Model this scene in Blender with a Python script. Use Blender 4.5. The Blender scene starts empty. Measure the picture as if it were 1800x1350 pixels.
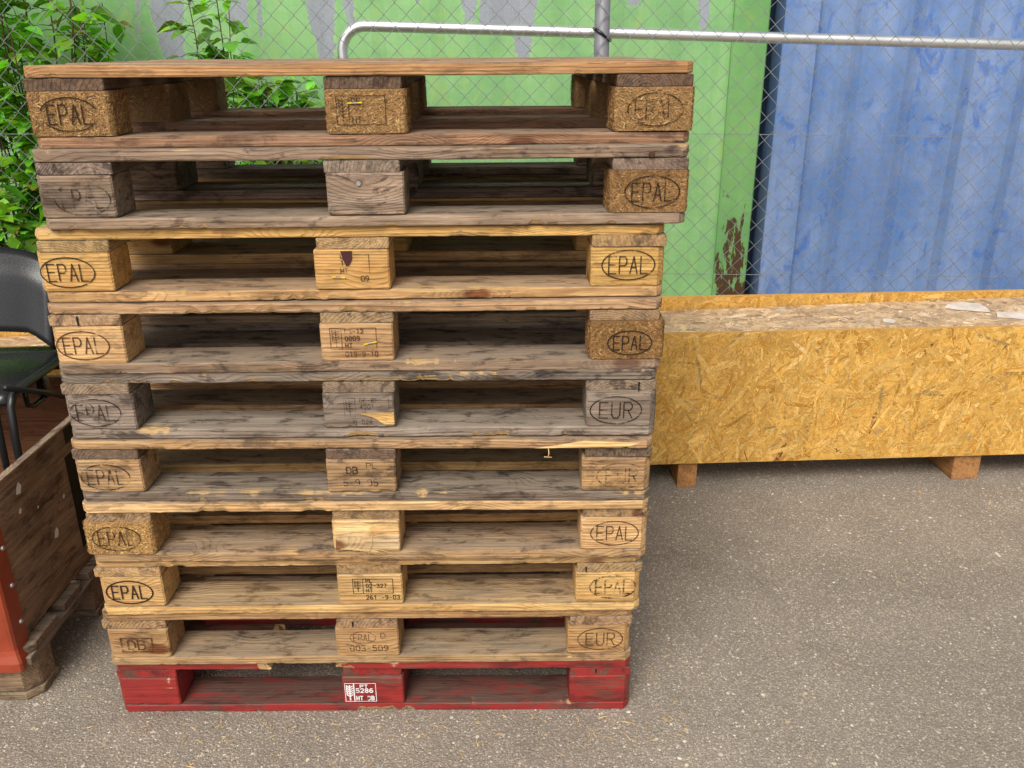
import bpy, math, random
from mathutils import Vector, Matrix, noise

random.seed(7)
RND = random.Random(11)
scene = bpy.context.scene
COL = scene.collection
V = Vector

# ------------------------------------------------------------------ helpers
class MB:
    """collects geometry for ONE mesh object"""
    def __init__(self):
        self.v = []; self.f = []; self.fresh = []; self.col = []; self.usecol = False; self.smooth = []; self.mi = []
    def add(self, vs, fs, fresh=None, col=None, smooth=False, mi=0):
        o = len(self.v)
        self.v += [tuple(p) for p in vs]
        self.f += [[i + o for i in f] for f in fs]
        self.smooth += [smooth] * len(fs); self.mi += [mi] * len(fs)
        self.fresh += fresh if fresh else [0.0] * len(vs)
        if col is not None: self.usecol = True
        self.col += ([col] * len(vs) if (col is None or not isinstance(col, list)) else col)
    def box(self, x0, y0, z0, x1, y1, z1, b=0.0, **k):
        if b <= 0:
            vs = [(x0,y0,z0),(x1,y0,z0),(x1,y1,z0),(x0,y1,z0),(x0,y0,z1),(x1,y0,z1),(x1,y1,z1),(x0,y1,z1)]
            fs = [(0,3,2,1),(4,5,6,7),(0,1,5,4),(1,2,6,5),(2,3,7,6),(3,0,4,7)]
            self.add(vs, fs, **k); return
        vs = []
        for z, i in ((z0, b), (z0 + b, 0), (z1 - b, 0), (z1, b)):
            X0, X1, Y0, Y1 = x0 + i, x1 - i, y0 + i, y1 - i
            c = b if i == 0 else b * .4
            vs += [(X0+c,Y0,z),(X1-c,Y0,z),(X1,Y0+c,z),(X1,Y1-c,z),(X1-c,Y1,z),(X0+c,Y1,z),(X0,Y1-c,z),(X0,Y0+c,z)]
        fs = [list(range(7, -1, -1)), list(range(24, 32))]
        for r in range(3):
            for i in range(8):
                fs.append((r*8+i, r*8+(i+1) % 8, r*8+8+(i+1) % 8, r*8+8+i))
        self.add(vs, fs, **k)
    def tube(self, pts, r, n=8, cap=True, **k):
        k.setdefault('smooth', True)
        pts = [V(p) for p in pts]; vs = []; fs = []
        t0 = (pts[1] - pts[0]).normalized()
        up = V((0, 0, 1)) if abs(t0.z) < .9 else V((1, 0, 0))
        a = t0.cross(up).normalized()
        for i, p in enumerate(pts):
            if i == 0: t = pts[1] - p
            elif i == len(pts) - 1: t = p - pts[i-1]
            else: t = (pts[i+1] - p).normalized() + (p - pts[i-1]).normalized()
            t.normalize()
            a = (a - t * a.dot(t)).normalized(); b = t.cross(a)
            rr = r[i] if isinstance(r, (list, tuple)) else r
            for j in range(n):
                th = 2 * math.pi * j / n
                vs.append(p + a * (rr * math.cos(th)) + b * (rr * math.sin(th)))
        for i in range(len(pts) - 1):
            for j in range(n):
                fs.append((i*n+j, i*n+(j+1) % n, (i+1)*n+(j+1) % n, (i+1)*n+j))
        if cap:
            fs.append(list(range(n-1, -1, -1))); fs.append(list(range((len(pts)-1)*n, len(pts)*n)))
        self.add(vs, fs, **k)
    def build(self, name, mat, parent=None, loc=(0,0,0), rotz=0.0, color=None):
        me = bpy.data.meshes.new(name)
        me.from_pydata(self.v, [], self.f)
        mats = mat if isinstance(mat, (list, tuple)) else [mat]
        for m in mats: me.materials.append(m)
        me.polygons.foreach_set('use_smooth', self.smooth)
        if len(mats) > 1: me.polygons.foreach_set('material_index', self.mi)
        if any(self.fresh):
            a = me.attributes.new('fresh', 'FLOAT', 'POINT'); a.data.foreach_set('value', self.fresh)
        if self.usecol:
            a = me.attributes.new('flake', 'FLOAT_COLOR', 'POINT')
            flat = []
            for c in self.col: flat += (list(c) + [1.0] if c is not None else [0, 0, 0, 0.0])
            a.data.foreach_set('color', flat)
        me.update()
        o = bpy.data.objects.new(name, me); COL.objects.link(o)
        o.location = loc; o.rotation_euler = (0, 0, rotz)
        if parent: o.parent = parent
        if color: o.color = color
        return o

def thing(name, label, cat, loc=(0,0,0), rotz=0.0, group=None):
    o = bpy.data.objects.new(name, None); COL.objects.link(o)
    o.location = loc; o.rotation_euler = (0, 0, rotz)
    o['label'] = label; o['category'] = cat
    if group: o['group'] = group
    return o
def tag(o, label=None, cat=None, group=None, kind=None):
    if label: o['label'] = label
    if cat: o['category'] = cat
    if group: o['group'] = group
    if kind: o['kind'] = kind
    return o
def lin(r, g, b):
    f = lambda c: (c/255/12.92) if c/255 <= .04045 else ((c/255+.055)/1.055)**2.4
    return (f(r), f(g), f(b))
def nz(x, y=0., z=0.): return noise.noise(V((x, y, z)))

# ------------------------------------------------------------------ materials
class NT:
    def __init__(self, name):
        self.m = bpy.data.materials.new(name); self.m.use_nodes = True
        self.t = self.m.node_tree; self.t.nodes.clear()
        self.out = self.n('ShaderNodeOutputMaterial')
    def n(self, typ, **kw):
        nd = self.t.nodes.new(typ)
        for k, v in kw.items(): setattr(nd, k, v)
        return nd
    def set(self, sock, val):
        if isinstance(val, bpy.types.NodeSocket): self.t.links.new(val, sock)
        else:
            if sock.type == 'RGBA' and not isinstance(val, (int, float)) and len(val) == 3: val = (*val, 1)
            sock.default_value = val
    def math(self, op, a, b=None, c=None, clamp=False):
        nd = self.n('ShaderNodeMath', operation=op, use_clamp=clamp)
        for i, x in enumerate((a, b, c)):
            if x is not None: self.set(nd.inputs[i], x)
        return nd.outputs[0]
    def vmath(self, op, a, b=None, out=0):
        nd = self.n('ShaderNodeVectorMath', operation=op)
        self.set(nd.inputs[0], a)
        if b is not None: self.set(nd.inputs[1], b)
        return nd.outputs[out]
    def mix(self, f, a, b, blend='MIX'):
        nd = self.n('ShaderNodeMix', data_type='RGBA', blend_type=blend)
        self.set(nd.inputs[0], f); self.set(nd.inputs[6], a); self.set(nd.inputs[7], b)
        return nd.outputs[2]
    def noise(self, vec, scale, detail=3, rough=.55, out=0, dist=0.):
        nd = self.n('ShaderNodeTexNoise'); nd.inputs['Scale'].default_value = scale
        nd.inputs['Detail'].default_value = detail; nd.inputs['Roughness'].default_value = rough
        nd.inputs['Distortion'].default_value = dist
        self.set(nd.inputs['Vector'], vec); return nd.outputs[out]
    def vor(self, vec, scale, feature='F1', out='Distance', rnd=1.0):
        nd = self.n('ShaderNodeTexVoronoi', feature=feature); nd.inputs['Scale'].default_value = scale
        nd.inputs['Randomness'].default_value = rnd
        self.set(nd.inputs['Vector'], vec); return nd.outputs[out]
    def step(self, x, lo, hi):
        nd = self.n('ShaderNodeMapRange', interpolation_type='SMOOTHSTEP')
        self.set(nd.inputs[0], x); nd.inputs[1].default_value = lo; nd.inputs[2].default_value = hi
        return nd.outputs[0]
    def ramp(self, x, stops, interp='LINEAR'):
        nd = self.n('ShaderNodeValToRGB'); cr = nd.color_ramp; cr.interpolation = interp
        while len(cr.elements) < len(stops): cr.elements.new(.5)
        for e, (p, c) in zip(cr.elements, stops): e.position = p; e.color = (*c, 1) if len(c) == 3 else c
        self.set(nd.inputs[0], x); return nd.outputs[0]
    def sc(self, vec, s):
        return self.vmath('MULTIPLY', vec, s)
    def xyz(self, vec):
        nd = self.n('ShaderNodeSeparateXYZ'); self.set(nd.inputs[0], vec); return nd.outputs
    def comb(self, x, y, z):
        nd = self.n('ShaderNodeCombineXYZ')
        for i, q in enumerate((x, y, z)): self.set(nd.inputs[i], q)
        return nd.outputs[0]
    def principled(self, col, rough=.6, bump=None, bs=.3, bd=.002, metal=0., alpha=None, spec=.5):
        p = self.n('ShaderNodeBsdfPrincipled')
        self.set(p.inputs['Base Color'], col); self.set(p.inputs['Roughness'], rough)
        self.set(p.inputs['Metallic'], metal); self.set(p.inputs['Specular IOR Level'], spec)
        if alpha is not None: self.set(p.inputs['Alpha'], alpha)
        if bump is not None:
            b = self.n('ShaderNodeBump'); b.inputs['Strength'].default_value = bs; b.inputs['Distance'].default_value = bd
            self.set(b.inputs['Height'], bump); self.t.links.new(b.outputs[0], p.inputs['Normal'])
        self.t.links.new(p.outputs[0], self.out.inputs[0]); self.p = p
        return self.m

def obj_coords(t, spread=(7.3, 3.1, 5.7)):
    oi = t.n('ShaderNodeObjectInfo'); tc = t.n('ShaderNodeTexCoord')
    r = oi.outputs['Random']
    off = t.comb(t.math('MULTIPLY', r, spread[0]*10), t.math('MULTIPLY', r, spread[1]*37), t.math('MULTIPLY', r, spread[2]*23))
    return oi, tc.outputs['Object'], t.vmath('ADD', tc.outputs['Object'], off), r

def wood_core(t):
    """solid softwood: growth rings round a pith, fibres, knots, greying and stains.
       object colour = wood tone, object alpha = how weathered it is"""
    oi, P0, P, r = obj_coords(t)
    base = oi.outputs['Color']; w = oi.outputs['Alpha']
    x, y, z = t.xyz(P0)
    r2 = t.math('FRACT', t.math('MULTIPLY', r, 17.31)); r3 = t.math('FRACT', t.math('MULTIPLY', r, 57.7))
    wob = t.noise(t.sc(P, (1.6, 9, 9)), 1.0, 2)
    wob2 = t.noise(t.sc(P, (5, 30, 30)), 1.0, 2)
    cy = t.math('MULTIPLY_ADD', r2, .24, -.07); cz = t.math('MULTIPLY_ADD', r3, .30, -.16)
    # knots
    kv = t.n('ShaderNodeTexVoronoi', feature='F1'); kv.inputs['Scale'].default_value = 1.0
    t.set(kv.inputs['Vector'], t.sc(P, (4.6, 9, 9)))
    kd = kv.outputs['Distance']; kr = t.xyz(kv.outputs['Color'])[0]
    knot_on = t.math('GREATER_THAN', kr, .52)
    knot = t.math('MULTIPLY', t.step(kd, .17, .09), knot_on)
    kwarp = t.math('MULTIPLY', t.step(kd, .50, .05), knot_on)
    rad = t.vmath('LENGTH', t.comb(0.0, t.math('SUBTRACT', y, cy), t.math('SUBTRACT', z, cz)), out=1)
    rad = t.math('ADD', rad, t.math('MULTIPLY', wob, .022))
    rad = t.math('ADD', rad, t.math('MULTIPLY', wob2, .0025))
    rad = t.math('ADD', rad, t.math('MULTIPLY', kwarp, .03))
    ring = t.math('FRACT', t.math('MULTIPLY', rad, t.math('MULTIPLY_ADD', r2, 110, 120)))
    ringd = t.math('MULTIPLY', t.step(ring, .15, .85), t.step(ring, 1.0, .9))
    fib = t.noise(t.sc(P, (14, 420, 420)), 1.0, 2, .6)
    fib2 = t.noise(t.sc(P, (5, 120, 120)), 1.0, 2, .6)
    blot = t.noise(t.sc(P, (4.0, 16, 16)), 1.0, 4, .6)
    blot2 = t.noise(t.sc(P, (9, 30, 30)), 1.0, 4, .65)
    stn = t.noise(t.vmath('ADD', t.sc(P, (6.5, 22, 22)), (31, 7, 3)), 1.0, 5, .65, dist=.6)
    tone = t.math('MULTIPLY_ADD', r3, .34, .83)
    c = t.mix(1.0, base, t.comb(tone, tone, tone), 'MULTIPLY')
    warm = t.mix(1.0, c, (.60, .42, .27, 1), 'MULTIPLY')
    c = t.mix(t.math('MULTIPLY', ringd, t.math('MULTIPLY', t.step(blot2, .28, .70), .62)), c, warm)
    c = t.mix(t.math('MULTIPLY', t.step(blot, .45, .75), .55), c, t.mix(1.0, c, (.80, .62, .47, 1), 'MULTIPLY'))
    c = t.mix(knot, c, t.mix(1.0, c, (.40, .23, .14, 1), 'MULTIPLY'))
    f = t.math('MULTIPLY_ADD', fib, .9, .55)
    f = t.math('MULTIPLY', f, t.math('MULTIPLY_ADD', fib2, .9, .56))
    c = t.mix(1.0, c, t.comb(f, f, f), 'MULTIPLY')
    # greying by weather, patchy along the grain
    g = t.math('MULTIPLY', t.math('ADD', t.step(blot2, .30, .72), .35), w, clamp=True)
    grey = t.ramp(t.math('MULTIPLY_ADD', fib2, .7, t.math('MULTIPLY', blot, .4)), [(.28, (.035, .026, .020)), (.5, (.155, .118, .090)), (.78, (.36, .295, .235))])
    c = t.mix(t.math('MULTIPLY', g, .85), c, grey)
    # dark handling stains, more of them on the weathered boards
    s = t.math('MULTIPLY', t.step(stn, .54, .70), t.math('MULTIPLY_ADD', w, .55, .38), clamp=True)
    c = t.mix(s, c, t.mix(1.0, c, (.27, .26, .27, 1), 'MULTIPLY'))
    # drying checks: fine dark cracks along the grain
    ck = t.noise(t.vmath('ADD', t.sc(P, (3.2, 130, 130)), (3, 17, 5)), 1.0, 2, .5)
    ckm = t.math('MULTIPLY', t.step(t.math('ABSOLUTE', t.math('SUBTRACT', ck, .5)), .018, .004), t.math('MULTIPLY', t.step(blot, .42, .6), t.math('MULTIPLY_ADD', w, .5, .35)))
    c = t.mix(ckm, c, t.mix(1.0, c, (.22, .20, .19, 1), 'MULTIPLY'))
    # old oil and tyre grime in blots
    gr = t.noise(t.vmath('ADD', t.sc(P, (13, 34, 34)), (11, 2, 29)), 1.0, 6, .72, dist=.4)
    grm = t.math('MULTIPLY', t.step(gr, .515, .63), t.math('MULTIPLY_ADD', w, .62, .42))
    gr2 = t.noise(t.vmath('ADD', t.sc(P, (3.1, 5, 7)), (1, 21, 9)), 1.0, 5, .68)
    sh = t.math('MULTIPLY', t.step(gr2, .50, .68), t.math('MULTIPLY_ADD', w, .40, .26))
    c = t.mix(sh, c, t.mix(1.0, c, (.42, .36, .32, 1), 'MULTIPLY'))
    c = t.mix(grm, c, t.mix(.25, t.mix(1.0, c, (.30, .27, .25, 1), 'MULTIPLY'), (.05, .045, .05, 1)))
    # dust and grime ground into upward faces
    geo = t.n('ShaderNodeNewGeometry'); nzv = t.xyz(geo.outputs['Normal'])[2]
    up = t.math('MULTIPLY', t.step(nzv, .6, .95), t.math('MULTIPLY_ADD', blot2, .9, .25), clamp=True)
    c = t.mix(t.math('MULTIPLY', up, .8), c, t.mix(t.math('MULTIPLY', t.step(gr, .47, .64), t.math('MULTIPLY_ADD', fib, 1.0, .4)), t.mix(fib2, (.20, .165, .125, 1), (.37, .31, .24, 1)), (.045, .036, .030, 1)))
    # freshly broken wood on chips and splinters
    at = t.n('ShaderNodeAttribute', attribute_name='fresh')
    ff = t.step(t.math('ADD', at.outputs['Fac'], t.math('MULTIPLY', t.math('SUBTRACT', t.math('MULTIPLY_ADD', fib, .5, t.math('MULTIPLY', fib2, .5)), .5), 2.4)), .40, .70)
    c = t.mix(t.math('MULTIPLY', ff, .8), c, t.mix(fib, (.30, .17, .065, 1), (.66, .45, .20, 1)))
    h = t.math('ADD', t.math('MULTIPLY', fib, .6), t.math('ADD', t.math('MULTIPLY', ringd, -.35), t.math('MULTIPLY', fib2, .6)))
    return c, h, dict(P=P, blot=blot, blot2=blot2, stn=stn, fib=fib, fib2=fib2, fresh=ff, w=w, r=r)

def mat_wood():
    t = NT('weathered_wood'); c, h, d = wood_core(t)
    return t.principled(c, .8, h, .8, .003, spec=.22)
def mat_redwood():
    t = NT('red_painted_wood'); c, h, d = wood_core(t)
    worn = t.step(t.math('ADD', d['stn'], t.math('MULTIPLY', d['w'], .30)), .55, .70)
    worn = t.math('MAXIMUM', worn, d['fresh'])
    geo = t.n('ShaderNodeNewGeometry'); nzv = t.xyz(geo.outputs['Normal'])[2]
    worn = t.math('MAXIMUM', worn, t.math('MULTIPLY', t.step(nzv, .6, .9), t.step(d['blot2'], .26, .52)))
    red = t.mix(d['blot'], (.37, .024, .020, 1), (.20, .022, .020, 1))
    red = t.mix(t.math('MULTIPLY', t.step(d['blot2'], .45, .68), .75), red, (.085, .014, .014, 1))
    f = t.math('MULTIPLY_ADD', d['fib2'], .8, .6)
    red = t.mix(1.0, red, t.comb(f, f, f), 'MULTIPLY')
    dirty = t.mix(.55, t.mix(1.0, c, (.55, .5, .5, 1), 'MULTIPLY'), (.09, .032, .030, 1))
    c2 = t.mix(worn, red, t.mix(d['fresh'], dirty, c))
    return t.principled(c2, .55, h, .4, .002, spec=.4)
def mat_flakes(name, rough, base):
    """pressed wood chips: each chip carries its own colour"""
    t = NT(name); oi, P0, P, r = obj_coords(t)
    at = t.n('ShaderNodeAttribute', attribute_name='flake')
    bed = t.mix(t.noise(P, 300, 3), [b*.45 for b in base], [b*1.25 for b in base])
    c = t.mix(at.outputs['Alpha'], bed, at.outputs['Color'])
    f = t.noise(P, 160, 4, .6); f2 = t.noise(P, 7, 4, .6)
    k = t.math('MULTIPLY', t.math('MULTIPLY_ADD', f, .8, .6), t.math('MULTIPLY_ADD', f2, .6, .70))
    c = t.mix(1.0, c, t.comb(k, k, k), 'MULTIPLY')
    tint = t.mix(1.0, c, oi.outputs['Color'], 'MULTIPLY')
    dk = t.step(t.noise(t.vmath('ADD', P, (9, 4, 2)), 14, 5, .65), .56, .72)
    tint = t.mix(t.math('MULTIPLY', dk, oi.outputs['Alpha']), tint, t.mix(1.0, tint, (.35, .33, .32, 1), 'MULTIPLY'))
    return t.principled(tint, rough, f, .4, .002, spec=.3)
def mat_ink(name, col):
    """branded or printed mark, worn away in places; object alpha = how much is left"""
    t = NT(name); oi, P0, P, r = obj_coords(t)
    n = t.math('ADD', t.math('MULTIPLY', t.noise(P, 45, 2), .6), t.math('MULTIPLY', t.noise(t.sc(P, (60, 1, 420)), 1.0, 2), .4))
    n = t.math('ADD', n, t.math('MULTIPLY', t.math('SUBTRACT', t.noise(P, 420, 2, .7), .5), .22))
    th = t.math('SUBTRACT', .78, t.math('MULTIPLY', oi.outputs['Alpha'], .52))
    a = t.math('MULTIPLY', t.math('SUBTRACT', n, th), 7.0, clamp=True)
    a = t.math('MULTIPLY', a, t.math('MULTIPLY_ADD', oi.outputs['Alpha'], .45, .5), clamp=True)
    return t.principled(col, .85, alpha=a, spec=.2)
def mat_plain(name, col, rough=.5, metal=0., var=.25, scale=30, spec=.5, bump=.1):
    t = NT(name); oi, P0, P, r = obj_coords(t)
    n = t.noise(P, scale, 5, .6); k = t.math('MULTIPLY_ADD', n, var*2, 1-var)
    c = t.mix(1.0, (*col, 1), t.comb(k, k, k), 'MULTIPLY')
    rr = t.math('MULTIPLY_ADD', n, .25, rough-.12)
    return t.principled(c, rr, n, bump, .002, metal, spec=spec)
def mat_asphalt():
    t = NT('worn_asphalt'); tc = t.n('ShaderNodeTexCoord'); P = tc.outputs['Object']
    Pd = t.vmath('ADD', P, t.vmath('MULTIPLY', t.noise(P, 60, 3, out=1), (.006, .006, .006)))
    def layer(scale, lo, hi):
        v = t.n('ShaderNodeTexVoronoi', feature='F1'); v.inputs['Scale'].default_value = scale
        t.set(v.inputs['Vector'], Pd)
        q = t.xyz(v.outputs['Color'])
        stone = t.math('MULTIPLY', t.step(q[0], lo, hi), t.step(v.outputs['Distance'], .60, .36))
        return stone, q, v.outputs['Distance']
    s1, q1, d1 = layer(175, .34, .46)
    s2, q2, d2 = layer(340, .36, .5)
    s3, q3, d3 = layer(96, .984, .988)
    big = t.noise(P, 1.1, 5, .6); mid = t.noise(P, 5, 4, .6); fine = t.noise(P, 420, 2, .7)
    bit = t.mix(fine, (.105, .092, .079, 1), (.28, .248, .212, 1))
    def stones(q): return t.ramp(q, [(0, (.15, .13, .11)), (.30, (.25, .225, .195)), (.5, (.34, .305, .265)), (.68, (.28, .25, .225)), (.8, (.41, .375, .33)), (.92, (.37, .295, .20)), (1, (.66, .63, .58))])
    c = t.mix(t.math('MULTIPLY', s2, .9), bit, stones(q2[1]))
    c = t.mix(t.math('MULTIPLY', s1, .92), c, stones(q1[1]))
    c = t.mix(s3, c, t.ramp(q3[1], [(0, (.42, .40, .36)), (.5, (.60, .57, .52)), (.75, (.46, .34, .19)), (1, (.36, .32, .28))]))
    k = t.math('MULTIPLY', t.math('MULTIPLY_ADD', big, .62, .80), t.math('MULTIPLY_ADD', mid, .44, .84))
    c = t.mix(1.0, c, t.comb(t.math('MULTIPLY', k, 1.04), k, t.math('MULTIPLY', k, .95)), 'MULTIPLY')
    # old drips and tyre grime soaked into the surface
    oil = t.noise(t.vmath('ADD', P, (14.1, 5.2, 0)), 1.5, 6, .68, dist=.6)
    c = t.mix(t.math('MULTIPLY', t.step(oil, .54, .74), .42), c, t.mix(1.0, c, (.50, .48, .47, 1), 'MULTIPLY'))
    h = t.math('ADD', t.math('MULTIPLY', s1, .7), t.math('ADD', t.math('MULTIPLY', s2, .4), t.math('MULTIPLY', fine, .4)))
    h = t.math('SUBTRACT', h, t.math('MULTIPLY', d1, .5))
    return t.principled(c, .78, h, .6, .003, spec=.3)
def mat_container(name, a, b, dark, scr, bare=True):
    t = NT(name); tc = t.n('ShaderNodeTexCoord'); P = tc.outputs['Object']
    x, y, z = t.xyz(P)
    streak = t.noise(t.sc(P, (9, 9, 1.0)), 1.0, 4, .6); cloud = t.noise(P, 2.2, 5, .6); fine = t.noise(P, 90, 4, .6)
    brush = t.noise(t.sc(P, (2.5, 2.5, 26)), 1.0, 4, .6)
    c = t.mix(t.step(streak, .3, .7), a, b)
    c = t.mix(t.math('MULTIPLY', t.step(cloud, .40, .66), .6), c, dark)
    k = t.math('MULTIPLY', t.math('MULTIPLY_ADD', fine, .2, .9), t.math('MULTIPLY_ADD', brush, .26, .87))
    c = t.mix(1.0, c, t.comb(k, k, k), 'MULTIPLY')
    n1 = t.noise(t.sc(P, (11, 11, 7)), 1.0, 5, .7, dist=1.0)
    n2 = t.noise(t.vmath('ADD', P, (5, 5, 5)), 1.6, 2)
    sm = t.math('MULTIPLY', t.step(n1, .515, .66), t.step(n2, .41, .54))
    c = t.mix(t.math('MULTIPLY', sm, .58), c, scr)
    sp = t.step(t.noise(P, 55, 3, .7), .71, .75)
    c = t.mix(t.math('MULTIPLY', sp, .6), c, (.10, .07, .03, 1))
    rough = .42; met = 0.0
    h = t.math('MULTIPLY', cloud, .5)
    if bare:
        at = t.n('ShaderNodeAttribute', attribute_name='fresh')
        e = t.noise(P, 48, 5, .7)
        v = t.math('ADD', at.outputs['Fac'], t.math('MULTIPLY', t.math('SUBTRACT', e, .5), .85))
        m = t.step(v, .49, .52); rim = t.math('MULTIPLY', t.step(v, .40, .49), t.math('SUBTRACT', 1.0, m))
        zinc = t.mix(t.noise(P, 130, 4, .75), (.17, .19, .225, 1), (.45, .48, .53, 1))
        zinc = t.mix(t.step(t.noise(t.sc(P, (30, 30, 9)), 1.0, 4, .7), .55, .7), zinc, (.27, .26, .27, 1))
        c = t.mix(t.math('MULTIPLY', rim, .25), c, (.55, .70, .45, 1)); c = t.mix(m, c, zinc)
        h = t.math('SUBTRACT', h, t.math('MULTIPLY', m, 1.0))
        # rust eating the foot of the corner post
        rz = t.math('MULTIPLY', t.step(z, 1.02, .40), t.step(x, 2.855, 2.885))
        rn = t.noise(t.sc(P, (22, 22, 6)), 1.0, 5, .7)
        rr = t.step(t.math('ADD', rn, t.math('MULTIPLY', rz, .20)), .655, .69)
        rr = t.math('MULTIPLY', rr, t.step(rz, .02, .25))
        oi = t.n('ShaderNodeObjectInfo'); c = t.mix(1.0, c, oi.outputs['Color'], 'MULTIPLY')
        c = t.mix(rr, c, t.mix(fine, (.035, .020, .012, 1), (.13, .065, .03, 1)))
    return t.principled(c, rough, h, .5, .003, spec=.4)
def mat_leaf():
    t = NT('green_leaf'); oi, P0, P, r = obj_coords(t)
    at = t.n('ShaderNodeAttribute', attribute_name='flake')
    k = t.math('MULTIPLY_ADD', t.noise(P, 60, 3), .5, .75)
    c = t.mix(1.0, at.outputs['Color'], t.comb(k, k, k), 'MULTIPLY')
    p = t.n('ShaderNodeBsdfPrincipled'); t.set(p.inputs['Base Color'], c); p.inputs['Roughness'].default_value = .45
    tr = t.n('ShaderNodeBsdfTranslucent'); t.set(tr.inputs['Color'], t.mix(1.0, c, (1.5, 1.4, .5, 1), 'MULTIPLY'))
    mx = t.n('ShaderNodeMixShader'); mx.inputs[0].default_value = .4
    t.t.links.new(p.outputs[0], mx.inputs[1]); t.t.links.new(tr.outputs[0], mx.inputs[2]); t.t.links.new(mx.outputs[0], t.out.inputs[0])
    return t.m

WOOD = mat_wood(); RED = mat_redwood()
CHIP = mat_flakes('pressed_chips', .85, (.34, .20, .09))
OSB = mat_flakes('strand_board', .62, (.50, .26, .055))
INK = mat_ink('branded_mark', (.030, .017, .010)); WHITE = mat_ink('white_stencil', (.80, .76, .76))
BROWNINK = mat_ink('brown_mark', (.085, .032, .016))
GALV = mat_plain('galvanised_steel', (.30, .31, .33), .5, .5, .25, 60)
POSTM = mat_plain('grey_post_paint', (.21, .21, .235), .55, .2, .10, 40)
ALU = mat_plain('brushed_tube', (.82, .83, .84), .40, 1.0, .06, 9, bump=0.)
BLACKP = mat_plain('black_plastic', (.008, .008, .009), .25, 0, .2, 200, bump=.15)
BLACKM = mat_plain('black_steel', (.012, .012, .013), .38, .0, .2, 60)
ORANGE = mat_plain('orange_steel', (.30, .048, .018), .42, 0, .42, 22, bump=.15)
SCREW = mat_plain('screw_steel', (.55, .54, .53), .4, .9, .2, 80)
PAPER = mat_plain('torn_paper', (.80, .77, .74), .85, 0, .10, 25, spec=.2)
LABEL = mat_plain('weathered_label', (.60, .52, .46), .9, 0, .45, 28, spec=.2)
YELLOW = mat_plain('yellow_plastic', (.70, .56, .02), .4, 0, .2, 80)
MAROON = mat_plain('maroon_stain', (.050, .008, .008), .6, 0, .3, 90)
STEM = mat_plain('plant_stem', (.10, .055, .03), .7, 0, .3, 40)
LEAF = mat_leaf()
BLACKPAINT = mat_plain('black_band', (.010, .009, .008), .7, 0, .3, 30, spec=.2)
STRAW = mat_plain('fresh_splinter', (.62, .44, .2), .8, 0, .3, 60, spec=.2)

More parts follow.
